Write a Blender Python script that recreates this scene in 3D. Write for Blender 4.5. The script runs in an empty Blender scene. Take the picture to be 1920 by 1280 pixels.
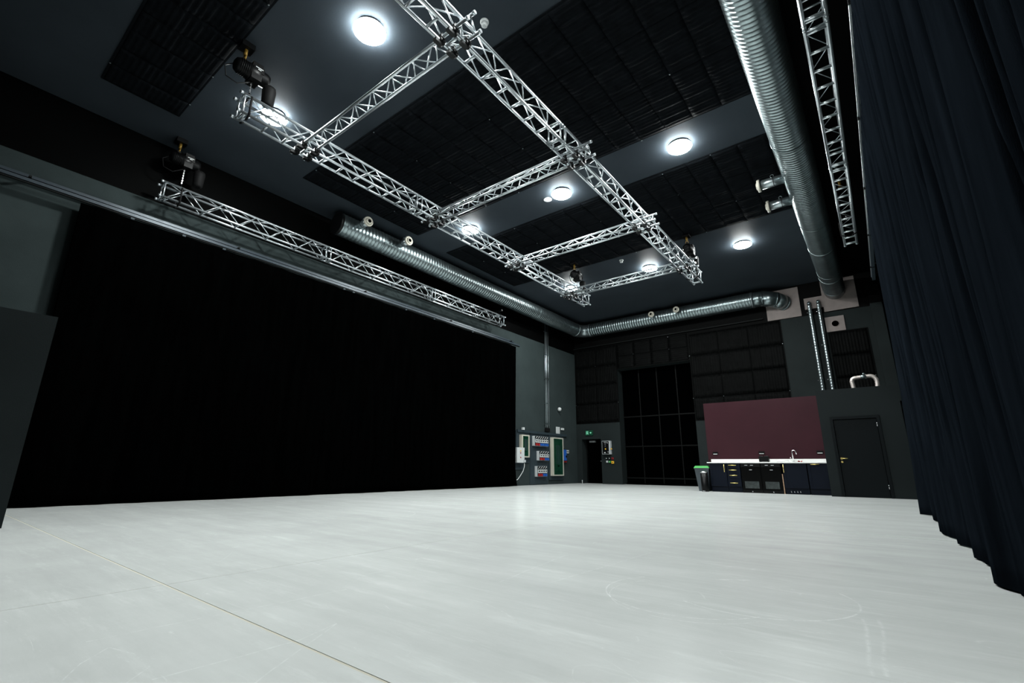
import bpy, bmesh, math, random
from mathutils import Vector, Matrix
random.seed(7)
PI = math.pi
S = bpy.context.scene
COL = S.collection

# ------------------------------------------------------------ camera, world, exposure
cam_data = bpy.data.cameras.new('camera')
cam_data.sensor_width = 36.0
cam_data.lens = 36.0 * 878.14 / 1920.0
cam_data.clip_start = 0.02
cam = bpy.data.objects.new('camera', cam_data)
COL.objects.link(cam)
_r = Vector((0.791118778, 0.611619175, 0.007284507))
_d = Vector((-0.152782916, 0.209125869, -0.965879781))
_f = Vector((-0.592273974, 0.763012684, 0.258888363))
_m = Matrix((( _r.x, -_d.x, -_f.x, 0.0), (_r.y, -_d.y, -_f.y, 0.0), (_r.z, -_d.z, -_f.z, 0.70), (0, 0, 0, 1)))
cam.matrix_world = _m
S.camera = cam
S.view_settings.view_transform = 'Standard'
S.view_settings.look = 'None'
S.view_settings.exposure = 0.0
S.view_settings.gamma = 1.0
S.view_settings.use_curve_mapping = False
world = bpy.data.worlds.new('world')
world.use_nodes = True
world.node_tree.nodes['Background'].inputs[0].default_value = (0.02, 0.025, 0.03, 1)
world.node_tree.nodes['Background'].inputs[1].default_value = 0.02
S.world = world
LAMP_POWER = 465.0     # emission strength of each ceiling lamp diffuser
LAMP_COL = (0.95, 1.0, 0.985)

# ------------------------------------------------------------ dimensions (metres)
XL, XR = -11.5, 0.9          # left and right wall
YF, YB = -4.5, 19.9          # front (behind camera) and back wall
ZC = 7.5                     # ceiling

# ------------------------------------------------------------ materials
MATS = {}
def mat(name, col, rough=0.6, metal=0.0, noise=0.0, nscale=6.0, bump=0.0, bscale=60.0, emit=None, estr=0.0, spec=0.5, coat=0.0, stretch=None, transmission=0.0):
    if name in MATS: return MATS[name]
    m = bpy.data.materials.new(name); m.use_nodes = True
    nt = m.node_tree; b = nt.nodes['Principled BSDF']
    b.inputs['Base Color'].default_value = (*col, 1)
    b.inputs['Roughness'].default_value = rough
    b.inputs['Metallic'].default_value = metal
    b.inputs['Specular IOR Level'].default_value = spec
    b.inputs['Coat Weight'].default_value = coat
    b.inputs['Transmission Weight'].default_value = transmission
    if emit:
        b.inputs['Emission Color'].default_value = (*emit, 1)
        b.inputs['Emission Strength'].default_value = estr
    if noise or bump:
        tc = nt.nodes.new('ShaderNodeTexCoord'); src = tc.outputs['Object']
        if stretch:
            mp = nt.nodes.new('ShaderNodeMapping'); mp.inputs['Scale'].default_value = stretch
            nt.links.new(src, mp.inputs[0]); src = mp.outputs[0]
    if noise:
        n = nt.nodes.new('ShaderNodeTexNoise'); n.inputs['Scale'].default_value = nscale
        n.inputs['Detail'].default_value = 6; n.inputs['Roughness'].default_value = 0.6
        nt.links.new(src, n.inputs['Vector'])
        r = nt.nodes.new('ShaderNodeMapRange')
        r.inputs['From Min'].default_value = 0.3; r.inputs['From Max'].default_value = 0.7
        r.inputs['To Min'].default_value = 1 - noise; r.inputs['To Max'].default_value = 1 + noise
        nt.links.new(n.outputs['Fac'], r.inputs['Value'])
        mx = nt.nodes.new('ShaderNodeVectorMath'); mx.operation = 'SCALE'
        mx.inputs[0].default_value = col
        nt.links.new(r.outputs['Result'], mx.inputs['Scale'])
        nt.links.new(mx.outputs[0], b.inputs['Base Color'])
    if bump:
        n2 = nt.nodes.new('ShaderNodeTexNoise'); n2.inputs['Scale'].default_value = bscale
        n2.inputs['Detail'].default_value = 5
        nt.links.new(src, n2.inputs['Vector'])
        bp = nt.nodes.new('ShaderNodeBump'); bp.inputs['Strength'].default_value = bump; bp.inputs['Distance'].default_value = 0.01
        nt.links.new(n2.outputs['Fac'], bp.inputs['Height'])
        nt.links.new(bp.outputs[0], b.inputs['Normal'])
    MATS[name] = m
    return m

M_wall = mat('wall_paint', (0.0275, 0.0365, 0.037), 0.7, noise=0.12, nscale=1.3, bump=0.15, bscale=90, spec=0.03)
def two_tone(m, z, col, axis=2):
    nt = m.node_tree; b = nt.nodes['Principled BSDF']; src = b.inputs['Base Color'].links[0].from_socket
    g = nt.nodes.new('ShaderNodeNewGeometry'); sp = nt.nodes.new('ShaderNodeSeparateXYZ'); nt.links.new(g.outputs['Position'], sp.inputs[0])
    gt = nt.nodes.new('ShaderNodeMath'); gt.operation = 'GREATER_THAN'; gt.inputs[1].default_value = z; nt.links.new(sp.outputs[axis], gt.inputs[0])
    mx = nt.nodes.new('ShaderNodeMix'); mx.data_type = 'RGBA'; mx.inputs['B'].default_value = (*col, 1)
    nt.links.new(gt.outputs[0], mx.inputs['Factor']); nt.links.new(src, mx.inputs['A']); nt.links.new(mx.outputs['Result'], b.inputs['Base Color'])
M_back = mat('back_wall_paint', (0.0125, 0.0165, 0.0168), 0.7, noise=0.12, nscale=1.3, bump=0.1, bscale=90, spec=0.08)
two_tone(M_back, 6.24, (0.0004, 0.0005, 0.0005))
two_tone(M_wall, 6.12, (0.0006, 0.0007, 0.0007))     # wall colour switches to near-black above the quilt line
M_block = mat('block_paint', (0.0078, 0.0108, 0.0114), 0.55, noise=0.10, nscale=1.1, bump=0.1, bscale=90, spec=0.1)
M_ceil = mat('ceiling_paint', (0.0275, 0.0345, 0.0415), 0.55, noise=0.10, nscale=0.9, bump=0.1, bscale=40, spec=0.03)
two_tone(M_ceil, -0.45, (0.0008, 0.0009, 0.001), 0)   # ceiling colour switches to near-black right of the duct
M_quilt = mat('quilt_fabric', (0.0036, 0.0045, 0.0056), 0.8, noise=0.45, nscale=5, bump=0.5, bscale=35, spec=0.03)
M_quilt_wall = mat('wall_quilt_fabric', (0.0019, 0.0021, 0.0021), 0.6, noise=0.7, nscale=9, bump=0.9, bscale=45, spec=0.04)
M_cloth = mat('black_drape', (0.0004, 0.00045, 0.00045), 0.95, noise=0.4, nscale=2, spec=0.0, stretch=(1, 3, 0.4))
M_navy = mat('navy_drape', (0.0044, 0.0061, 0.0084), 0.9, noise=0.35, nscale=3, bump=0.2, bscale=150, spec=0.0, stretch=(1, 4, 0.35))
M_alu = mat('truss_aluminium', (0.52, 0.56, 0.585), 0.30, metal=0.85, noise=0.08, nscale=8)
M_galv = mat('galvanised_steel', (0.24, 0.29, 0.30), 0.30, metal=0.95, noise=0.14, nscale=5, bump=0.05, bscale=30)
M_galv_plain = mat('smooth_galvanised', (0.30, 0.345, 0.36), 0.28, metal=0.9, noise=0.08, nscale=4)
M_black = mat('black_metal', (0.0016, 0.0018, 0.002), 0.4, noise=0.2, spec=0.18)
M_blackrub = mat('black_rubber', (0.0022, 0.0022, 0.0024), 0.7, spec=0.15)
M_gold = mat('brass', (0.80, 0.62, 0.22), 0.3, metal=0.85)
M_zinc = mat('yellow_zinc', (0.22, 0.13, 0.02), 0.5, metal=0.5)
M_chrome = mat('chrome', (0.85, 0.87, 0.88), 0.15, metal=1.0)
M_cream = mat('cream_plastic', (0.42, 0.40, 0.34), 0.5)
M_white = mat('white_plastic', (0.50, 0.52, 0.52), 0.45)
M_grey_pl = mat('grey_plastic', (0.42, 0.44, 0.45), 0.5)
M_plaster = mat('bare_plasterboard', (0.21, 0.178, 0.168), 0.85, noise=0.12, nscale=3, bump=0.2)
M_burg = mat('burgundy_paint', (0.028, 0.0072, 0.0110), 0.42, noise=0.10, nscale=1.2, bump=0.06, spec=0.15)
M_navycab = mat('navy_cabinet_paint', (0.0012, 0.003, 0.008), 0.4, noise=0.08, spec=0.15)
M_marble = mat('white_marble', (0.78, 0.78, 0.76), 0.25, noise=0.06, nscale=4)
M_green = mat('green_lid_plastic', (0.012, 0.27, 0.03), 0.4)
M_bin = mat('grey_bin_plastic', (0.035, 0.046, 0.055), 0.5, noise=0.1)
M_door = mat('dark_door_paint', (0.0018, 0.0032, 0.0040), 0.45, noise=0.06, spec=0.12)
M_dock = mat('dock_door_panel', (0.0002, 0.00025, 0.0003), 0.7, spec=0.0)
M_dockrail = mat('dock_door_rail', (0.0012, 0.0015, 0.0015), 0.6, spec=0.1)
M_greenglass = mat('green_tinted_door', (0.004, 0.030, 0.016), 0.2, noise=0.3, nscale=4)
M_bluegrey = mat('bluegrey_steel', (0.022, 0.033, 0.040), 0.5, noise=0.15, spec=0.2)
M_red = mat('red_plastic', (0.26, 0.012, 0.012), 0.45)
M_blue = mat('blue_plastic', (0.012, 0.08, 0.34), 0.45)
M_silverfoil = mat('silver_flex_hose', (0.62, 0.55, 0.52), 0.35, metal=0.6, bump=0.4, bscale=60)
M_signgreen = mat('sign_green', (0.003, 0.045, 0.022), 0.4)
M_mint = mat('sign_mint', (0.25, 0.75, 0.5), 0.4, emit=(0.2, 0.75, 0.45), estr=0.25)
M_trackbl = mat('curtain_track_steel', (0.026, 0.037, 0.047), 0.4, metal=0.3)
M_wood = mat('bare_timber', (0.35, 0.22, 0.14), 0.6)
M_glassblk = mat('smoked_glass', (0.001, 0.001, 0.001), 0.25, spec=0.12)
M_fridgein = mat('fridge_base_glass', (0.026, 0.032, 0.032), 0.2, noise=0.5, nscale=10)
M_lamp = mat('lamp_diffuser', (0.9, 0.9, 0.9), 0.5, emit=LAMP_COL, estr=LAMP_POWER)
M_yellow = mat('yellow_knob', (0.75, 0.42, 0.03), 0.4)
M_seal = mat('joint_sealant', (0.50, 0.48, 0.40), 0.8)
M_shadowgap = mat('track_underside', (0.004, 0.005, 0.005), 0.6, spec=0.1)

# ---- painted concrete floor with mottling, fine scratches and scuffed arcs
def floor_mat():
    m = bpy.data.materials.new('painted_concrete'); m.use_nodes = True
    nt = m.node_tree; L = nt.links; b = nt.nodes['Principled BSDF']
    def N(t, **kw):
        n = nt.nodes.new(t)
        for k, v in kw.items(): setattr(n, k, v)
        return n
    geo = N('ShaderNodeNewGeometry'); P = geo.outputs['Position']
    def noise(scale, detail=5, rough=0.6, stretch=None, dist=0.0):
        src = P
        if stretch:
            mp = N('ShaderNodeMapping'); mp.inputs['Scale'].default_value = stretch[0]; mp.inputs['Rotation'].default_value = (0, 0, stretch[1])
            L.new(P, mp.inputs[0]); src = mp.outputs[0]
        n = N('ShaderNodeTexNoise'); n.inputs['Scale'].default_value = scale; n.inputs['Detail'].default_value = detail
        n.inputs['Roughness'].default_value = rough; n.inputs['Distortion'].default_value = dist
        L.new(src, n.inputs['Vector']); return n.outputs['Fac']
    def rng(v, a, b_, c, d):
        r = N('ShaderNodeMapRange'); r.inputs[1].default_value = a; r.inputs[2].default_value = b_; r.inputs[3].default_value = c; r.inputs[4].default_value = d
        L.new(v, r.inputs[0]); return r.outputs[0]
    def M(op, a, c=None):
        n = N('ShaderNodeMath', operation=op)
        for i, x in enumerate((a, c)):
            if x is None: continue
            if isinstance(x, (int, float)): n.inputs[i].default_value = x
            else: L.new(x, n.inputs[i])
        return n.outputs[0]
    v = rng(noise(0.35, 4), 0.3, 0.7, 0.93, 1.05)
    v = M('MULTIPLY', v, rng(noise(1.7, 8, 0.65), 0.3, 0.7, 0.955, 1.04))
    v = M('MULTIPLY', v, rng(noise(1.1, 8, 0.7, ((0.35, 2.6, 1), 0.1)), 0.3, 0.7, 0.90, 1.07))
    v = M('MULTIPLY', v, rng(noise(2.4, 6, 0.7, ((0.5, 3.0, 1), -0.6)), 0.55, 0.72, 1.0, 1.12))
    v = M('MULTIPLY', v, rng(noise(3.2, 8, 0.8, ((0.25, 2.2, 1), 0.35)), 0.55, 0.75, 1.0, 1.12))
    # crisp hairline scratches: thin iso-lines of stretched noise
    for sc, rot, w in ((0.55, 0.3, 0.0022), (0.8, -0.9, 0.0022), (0.45, 1.3, 0.002)):
        n = noise(sc, 1, 0.4, ((1, 2.2, 1), rot), 0.4)
        line = rng(M('ABSOLUTE', M('SUBTRACT', n, 0.5)), 0.0, w, 1.0, 0.0)
        mask = rng(noise(3.0, 5, 0.8, ((1, 1, 1), rot)), 0.52, 0.62, 0.0, 1.0)
        v = M('ADD', v, M('MULTIPLY', M('MULTIPLY', line, mask), 0.17))
    # scuffed arcs and straight drag marks
    sep = N('ShaderNodeSeparateXYZ'); L.new(P, sep.inputs[0]); X, Y = sep.outputs[0], sep.outputs[1]
    grain = rng(noise(14, 6, 0.8), 0.42, 0.58, 0.0, 1.0)
    for cx, cy, r, w, lim in ((-1.02, 2.98, 0.46, 0.006, (-0.6, -1, -.05)), (-0.98, 2.90, 0.44, 0.004, (-0.6, -1, -.02)), (-0.72, 3.25, 0.50, 0.008, (1, -0.9, .1)), (-6.3, 4.6, 0.7, 0.012, (1, 0, 0))):
        dx = M('SUBTRACT', X, cx); dy = M('SUBTRACT', Y, cy)
        d = M('SQRT', M('ADD', M('MULTIPLY', dx, dx), M('MULTIPLY', dy, dy)))
        line = rng(M('ABSOLUTE', M('SUBTRACT', d, r)), 0.0, w, 1.0, 0.0)
        half = M('GREATER_THAN', M('ADD', M('MULTIPLY', dx, lim[0]), M('MULTIPLY', dy, lim[1])), lim[2])
        v = M('ADD', v, M('MULTIPLY', M('MULTIPLY', M('MULTIPLY', line, grain), half), 0.30))
    for x0, y0, x1, y1, w, a in ((-2.28, 0.50, -2.43, 0.58, .004, .12), (-2.43, .58, -2.54, .69, .004, .12), (-2.54, .69, -2.39, .735, .004, .12), (-2.39, .735, -2.2, .73, .004, .12), (-2.2, .73, -2.10, .64, .004, .12),
                                 (-2.69, 0.65, -2.62, 1.81, .006, .12), (-2.07, .70, -2.04, 1.20, .006, .12), (-2.04, 1.2, -2.11, 1.42, .006, .1), (-2.11, 1.42, -1.77, .90, .005, .1), (-9.0, 3.0, -8.2, 5.4, 0.03, .1),
                                 (-1.0, 3.48, -0.82, 3.60, .02, .16), (-1.78, 2.75, -1.72, 4.19, .008, .10), (-2.03, 2.45, -2.22, 3.6, .008, .10), (-0.2, 3.06, -0.15, 2.27, .012, .10), (-0.14, 3.11, -0.11, 2.3, .012, .09),
                                 (-6.65, 6.93, -3.97, 7.13, .02, .08), (-5.4, 7.6, -5.1, 9.5, .03, .1), (-9.9, 5.8, -9.0, 8.9, .05, .1)):
        ln = math.hypot(x1 - x0, y1 - y0); ux, uy = (x1 - x0) / ln, (y1 - y0) / ln
        dx = M('SUBTRACT', X, x0); dy = M('SUBTRACT', Y, y0)
        t = M('ADD', M('MULTIPLY', dx, ux), M('MULTIPLY', dy, uy))
        wob = M('MULTIPLY', M('SUBTRACT', noise(1.5, 2), 0.5), 0.05)
        o = M('ADD', M('ADD', M('MULTIPLY', dx, -uy), M('MULTIPLY', dy, ux)), wob)
        line = rng(M('ABSOLUTE', o), 0.0, w, 1.0, 0.0)
        seg = M('MULTIPLY', M('GREATER_THAN', t, 0), M('LESS_THAN', t, ln))
        v = M('ADD', v, M('MULTIPLY', M('MULTIPLY', M('MULTIPLY', line, grain), seg), a*1.7))
    mx = N('ShaderNodeVectorMath', operation='SCALE'); mx.inputs[0].default_value = (0.61, 0.632, 0.622)
    L.new(v, mx.inputs['Scale']); L.new(mx.outputs[0], b.inputs['Base Color'])
    b.inputs['Roughness'].default_value = 0.2
    b.inputs['Specular IOR Level'].default_value = 0.45
    return m
M_floor = floor_mat()

# ------------------------------------------------------------ helpers
WORLD_LOC = {}
class MB:
    """collects faces in world coordinates, then builds ONE mesh object"""
    def __init__(s): s.bm = bmesh.new()
    def box(s, x0, y0, z0, x1, y1, z1):
        v = [s.bm.verts.new(p) for p in ((x0,y0,z0),(x1,y0,z0),(x1,y1,z0),(x0,y1,z0),(x0,y0,z1),(x1,y0,z1),(x1,y1,z1),(x0,y1,z1))]
        for f in ((0,3,2,1),(4,5,6,7),(0,1,5,4),(1,2,6,5),(2,3,7,6),(3,0,4,7)): s.bm.faces.new([v[i] for i in f])
        return s
    def cyl(s, p0, p1, r0, r1=None, n=12, caps=True):
        r1 = r0 if r1 is None else r1
        p0, p1 = Vector(p0), Vector(p1); d = (p1 - p0).normalized()
        a = d.orthogonal().normalized(); b = d.cross(a)
        A = [s.bm.verts.new(p0 + (a*math.cos(2*PI*i/n) + b*math.sin(2*PI*i/n))*r0) for i in range(n)]
        B = [s.bm.verts.new(p1 + (a*math.cos(2*PI*i/n) + b*math.sin(2*PI*i/n))*r1) for i in range(n)]
        for i in range(n):
            j = (i+1) % n; f = s.bm.faces.new((A[i], A[j], B[j], B[i])); f.smooth = True
        if caps: s.bm.faces.new(A[::-1]); s.bm.faces.new(B)
        return s
    def loft(s, pts, radii, n=16, caps=True, up=None):
        """tube through points with a radius at each"""
        pts = [Vector(p) for p in pts]; rings = []
        d0 = (pts[1]-pts[0]).normalized()
        a = Vector(up) if up else d0.orthogonal().normalized()
        for i, p in enumerate(pts):
            if i == 0: d = pts[1]-pts[0]
            elif i == len(pts)-1: d = pts[-1]-pts[-2]
            else: d = (pts[i+1]-p).normalized() + (p-pts[i-1]).normalized()
            if d.length < 1e-9: d = d0
            d = d.normalized(); a = (a - d*a.dot(d))
            a = a.normalized() if a.length > 1e-6 else d.orthogonal().normalized()
            b = d.cross(a); r = radii[i] if isinstance(radii, (list, tuple)) else radii
            rings.append([s.bm.verts.new(p + (a*math.cos(2*PI*k/n)+b*math.sin(2*PI*k/n))*r) for k in range(n)])
            d0 = d
        for A, B in zip(rings, rings[1:]):
            for i in range(n):
                j = (i+1) % n; f = s.bm.faces.new((A[i], A[j], B[j], B[i])); f.smooth = True
        if caps: s.bm.faces.new(rings[0][::-1]); s.bm.faces.new(rings[-1])
        return s
    def lathe(s, p0, axis, prof, n=24):
        """prof: list of (distance along axis, radius)"""
        p0 = Vector(p0); d = Vector(axis).normalized(); a = d.orthogonal().normalized(); b = d.cross(a); rings = []
        for t, r in prof:
            rings.append([s.bm.verts.new(p0 + d*t + (a*math.cos(2*PI*k/n)+b*math.sin(2*PI*k/n))*max(r, 1e-4)) for k in range(n)])
        for A, B in zip(rings, rings[1:]):
            for i in range(n):
                j = (i+1) % n; f = s.bm.faces.new((A[i], A[j], B[j], B[i])); f.smooth = True
        s.bm.faces.new(rings[0][::-1]); s.bm.faces.new(rings[-1])
        return s
    def prism(s, pts, off):
        """polygon pts (3D) extruded by off"""
        off = Vector(off); A = [s.bm.verts.new(Vector(p)) for p in pts]; B = [s.bm.verts.new(Vector(p)+off) for p in pts]; n = len(pts)
        s.bm.faces.new(A[::-1]); s.bm.faces.new(B)
        for i in range(n): s.bm.faces.new((A[i], A[(i+1) % n], B[(i+1) % n], B[i]))
        return s
    def grid(s, fn, nu, nv, smooth=True):
        V = [[s.bm.verts.new(fn(i/nu, j/nv)) for j in range(nv+1)] for i in range(nu+1)]
        for i in range(nu):
            for j in range(nv):
                f = s.bm.faces.new((V[i][j], V[i+1][j], V[i+1][j+1], V[i][j+1])); f.smooth = smooth
        return s
    def build(s, name, m, parent=None, bevel=0.0, loc=None):
        bm = s.bm
        if bevel: bmesh.ops.bevel(bm, geom=[e for e in bm.edges if len(e.link_faces) == 2 and e.calc_face_angle(0) > 0.6], offset=bevel, segments=1, affect='EDGES', clamp_overlap=True)
        bmesh.ops.recalc_face_normals(bm, faces=bm.faces)
        if loc is None:
            xs = [v.co for v in bm.verts]
            c = Vector([(min(v[i] for v in xs)+max(v[i] for v in xs))/2 for i in range(3)])
        else: c = Vector(loc)
        for v in bm.verts: v.co -= c
        me = bpy.data.meshes.new(name); bm.to_mesh(me); bm.free()
        me.materials.append(m)
        o = bpy.data.objects.new(name, me); COL.objects.link(o)
        place(o, c, parent)
        return o
def place(o, c, parent):
    WORLD_LOC[o] = Vector(c)
    if parent: o.parent = parent; o.location = Vector(c) - WORLD_LOC[parent]
    else: o.location = c
def B(*a): return MB().box(*a)
def tag(o, label, cat, group=None):
    o['label'] = label; o['category'] = cat
    if group: o['group'] = group
    return o
def thing(name, loc, label, cat, group=None):
    o = bpy.data.objects.new(name, None); COL.objects.link(o); o.empty_display_size = 0.2
    o.location = loc; WORLD_LOC[o] = Vector(loc)
    return tag(o, label, cat, group)
def struct(name, mb, m, bevel=0.0, parent=None):
    o = mb.build(name, m, parent, bevel)
    if parent is None: o['kind'] = 'structure'
    return o
_strut = {}
def strut(name, p0, p1, r, m, parent, n=8):
    """tube between two points, mesh data shared between equal tubes"""
    p0, p1 = Vector(p0), Vector(p1); d = p1-p0; L = round(d.length, 3)
    k = (r, L, m.name, n)
    if k not in _strut:
        mb = MB().cyl((0, 0, -L/2), (0, 0, L/2), r, n=n)
        me = bpy.data.meshes.new(name); mb.bm.to_mesh(me); mb.bm.free(); me.materials.append(m); _strut[k] = me
    o = bpy.data.objects.new(name, _strut[k]); COL.objects.link(o)
    o.rotation_mode = 'QUATERNION'; o.rotation_quaternion = d.to_track_quat('Z', 'Y')
    place(o, (p0+p1)/2, parent)
    return o

# ------------------------------------------------------------ the room shell
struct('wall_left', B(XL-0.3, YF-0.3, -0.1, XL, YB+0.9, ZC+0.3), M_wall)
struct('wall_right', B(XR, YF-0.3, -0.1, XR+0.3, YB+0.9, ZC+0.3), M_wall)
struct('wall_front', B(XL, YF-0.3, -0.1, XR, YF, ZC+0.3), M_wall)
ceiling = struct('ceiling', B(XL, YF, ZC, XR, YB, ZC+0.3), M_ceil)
# back wall with an opening for the loading door and for the exit door
DX0, DX1, DZ = -9.25, -5.90, 5.12      # loading door opening
EX0, EX1, EZ = -11.22, -10.23, 1.99    # exit door opening
wb = MB()
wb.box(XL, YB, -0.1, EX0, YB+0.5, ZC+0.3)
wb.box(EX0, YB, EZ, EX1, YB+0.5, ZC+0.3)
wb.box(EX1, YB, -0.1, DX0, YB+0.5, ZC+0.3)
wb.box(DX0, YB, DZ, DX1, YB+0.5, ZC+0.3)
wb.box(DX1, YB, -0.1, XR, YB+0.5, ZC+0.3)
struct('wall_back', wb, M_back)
struct('trim_1', B(XL, YB-0.10, 6.36, -2.95, YB, 6.40), M_shadowgap)      # ledge above the wall quilts
struct('trim_2', B(0.39, YB-0.30, 2.86, 0.72, YB, 6.9), M_back, 0.004)  # boxed pilaster beside the right wall

# floor: a base with slabs separated by saw-cut joints
floor = struct('floor', B(XL, YF, -0.12, XR, YB+0.9, -0.002), M_seal)
ys = [YF, 1.18, 6.85, 12.5, 18.2, YB+0.9]; xs = [XL, -3.55, XR]
for i in range(len(xs)-1):
    for j in range(len(ys)-1):
        g = 0.007
        if j == 0 or j == 4 or True:
            B(xs[i]+(g/3 if i else 0), ys[j]+(g if j else 0), -0.002, xs[i+1]-(g/3 if i < len(xs)-2 else 0), ys[j+1]-(g if j < len(ys)-2 else 0), 0.0).build('floor_slab', M_floor, floor)

# loading door: black sectional leaf in the recess
ld = thing('door_1', ((DX0+DX1)/2, YB+0.5, 0), '', ''); del ld['label']; del ld['category']; ld['kind'] = 'structure'
B(DX0, YB+0.50, 0.0, DX1, YB+0.58, DZ).build('door_leaf', M_dock, ld)
cols = [DX0, DX0+0.84, DX0+1.68, DX0+2.55, DX1]; rows = [0.0, 0.28, 1.63, 2.95, DZ]
for i in range(4):
    for j in range(4):
        B(cols[i]+0.02, YB+0.47, rows[j]+0.02, cols[i+1]-0.02, YB+0.50, rows[j+1]-0.02).build('door_panel', M_dock, ld, 0.006)
for z in rows[1:-1]:
    B(DX0, YB+0.44, z-0.025, DX1, YB+0.48, z+0.025).build('door_rail', M_dockrail, ld)
for x in cols[1:-1]:
    B(x-0.02, YB+0.45, 0.0, x+0.02, YB+0.48, DZ).build('door_stile', M_dockrail, ld)
B(DX0, YB+0.40, 0.0, DX1, YB+0.50, 0.06).build('threshold_seal', M_dock, ld)
# exit door
ed = thing('door_2', ((EX0+EX1)/2, YB+0.45, 0), '', ''); del ed['label']; del ed['category']; ed['kind'] = 'structure'
B(EX0, YB+0.45, 0.0, EX1, YB+0.50, EZ).build('door_leaf', M_dock, ed)
B(EX0, YB+0.41, 0.0, EX0+0.05, YB+0.45, EZ).build('door_frame', M_dockrail, ed)
B(EX1-0.05, YB+0.41, 0.0, EX1, YB+0.45, EZ).build('door_frame', M_dockrail, ed)
B(EX0+0.2, YB+0.36, 1.86, EX0+0.5, YB+0.45, 1.93).build('door_closer', M_grey_pl, ed, 0.01)
MB().cyl((EX1-0.12, YB+0.39, 1.0), (EX1-0.26, YB+0.39, 1.0), 0.012).cyl((EX1-0.13, YB+0.45, 1.0), (EX1-0.13, YB+0.39, 1.0), 0.012).build('door_handle', M_grey_pl, ed)

# grey partition booth at the left
booth = struct('wall_booth', B(XL, YF, 0.0, -7.9, 0.935, 2.465), M_block, 0.004)

# plant-room block on the right with its door
BX0, BX1, BY, BZ = -1.29, 0.53, 15.75, 2.86
blk = MB(); HX0, HX1, HZ = -1.055, 0.045, 2.10
blk.box(BX0, BY, 0, HX0, BY+0.12, BZ); blk.box(HX0, BY, HZ, HX1, BY+0.12, BZ); blk.box(HX1, BY, 0, BX1, BY+0.12, BZ)
blk.box(BX0, BY+0.12, 0, BX0+0.12, YB, BZ); blk.box(BX1-0.12, BY+0.12, 0, BX1, YB, BZ); blk.box(BX0+0.12, BY+0.12, BZ-0.1, BX1-0.12, YB, BZ)
struct('wall_block', blk, M_block)
d3 = thing('door_3', (-0.5, BY, 0), '', ''); del d3['label']; del d3['category']; d3['kind'] = 'structure'
fr = MB(); fr.box(HX0-0.0, BY-0.02, 0, HX0+0.07, BY+0.1, HZ-0.07).box(HX1-0.07, BY-0.02, 0, HX1, BY+0.1, HZ-0.07).box(HX0, BY-0.02, HZ-0.07, HX1, BY+0.1, HZ)
fr.build('door_frame', M_door, d3, 0.004)
B(HX0+0.08, BY+0.02, 0.01, HX1-0.08, BY+0.065, HZ-0.08).build('door_leaf', M_door, d3, 0.002)
hd = MB(); hd.cyl((-0.93, BY+0.02, 0.99), (-0.93, BY-0.04, 0.99), 0.012).cyl((-0.93, BY-0.04, 0.99), (-0.79, BY-0.04, 0.99), 0.011)
hd.cyl((-0.93, BY+0.02, 0.99), (-0.93, BY+0.005, 0.99), 0.028).build('door_handle', M_gold, d3)
MB().cyl((-0.93, BY+0.02, 0.90), (-0.93, BY+0.002, 0.90), 0.026).cyl((-0.93, BY+0.005, 0.90), (-0.905, BY-0.02, 0.885), 0.009).build('door_lock', M_gold, d3)
for z in (0.28, 1.86):
    MB().cyl((HX1-0.075, BY-0.005, z-0.05), (HX1-0.075, BY-0.005, z+0.05), 0.009).build('door_hinge', M_chrome, d3)

# burgundy stud wall behind the kitchen units
struct('wall_kitchen', B(-4.69, 16.83, 0, -1.29, 16.95, 2.86), M_burg, 0.003)

# ------------------------------------------------------------ acoustic quilts
def quilt_mesh(w, h, seed, pitch=0.092, depth=0.030):
    rnd = random.Random(seed); n = max(3, int(round(h/pitch))); nv = n*4; nu = 6
    offs = [rnd.uniform(-0.4, 0.4) for _ in range(nu+1)]; ph = [rnd.uniform(0.6, 1.15) for _ in range(n+1)]
    bm = bmesh.new(); V = []
    for i in range(nu+1):
        row = []
        for j in range(nv+1):
            u = i/nu; v = j/nv
            edge = min(1.0, min(u, 1-u)*3 + 0.72) * min(1.0, min(v, 1-v)*14 + 0.3)
            rib = abs(math.sin(PI*(v*n))) ** 0.7 * ph[min(n, int(v*n))]
            z = depth*(0.35 + 0.65*rib)*edge + 0.004*math.sin(offs[i]*9 + v*7)
            row.append(bm.verts.new(((u-.5)*w, (v-.5)*h, max(0.003, z))))
        V.append(row)
    for i in range(nu):
        for j in range(nv):
            f = bm.faces.new((V[i][j], V[i+1][j], V[i+1][j+1], V[i][j+1])); f.smooth = True
    bnd = [V[i][0] for i in range(nu+1)] + [V[nu][j] for j in range(1, nv+1)] + [V[i][nv] for i in range(nu-1, -1, -1)] + [V[0][j] for j in range(nv-1, 0, -1)]
    low = [bm.verts.new((v.co.x, v.co.y, 0)) for v in bnd]; k = len(bnd)
    for i in range(k): bm.faces.new((bnd[i], low[i], low[(i+1) % k], bnd[(i+1) % k]))
    bm.faces.new(low)
    bmesh.ops.recalc_face_normals(bm, faces=bm.faces)
    me = bpy.data.meshes.new('quilt_panel'); bm.to_mesh(me); bm.free(); return me
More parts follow.
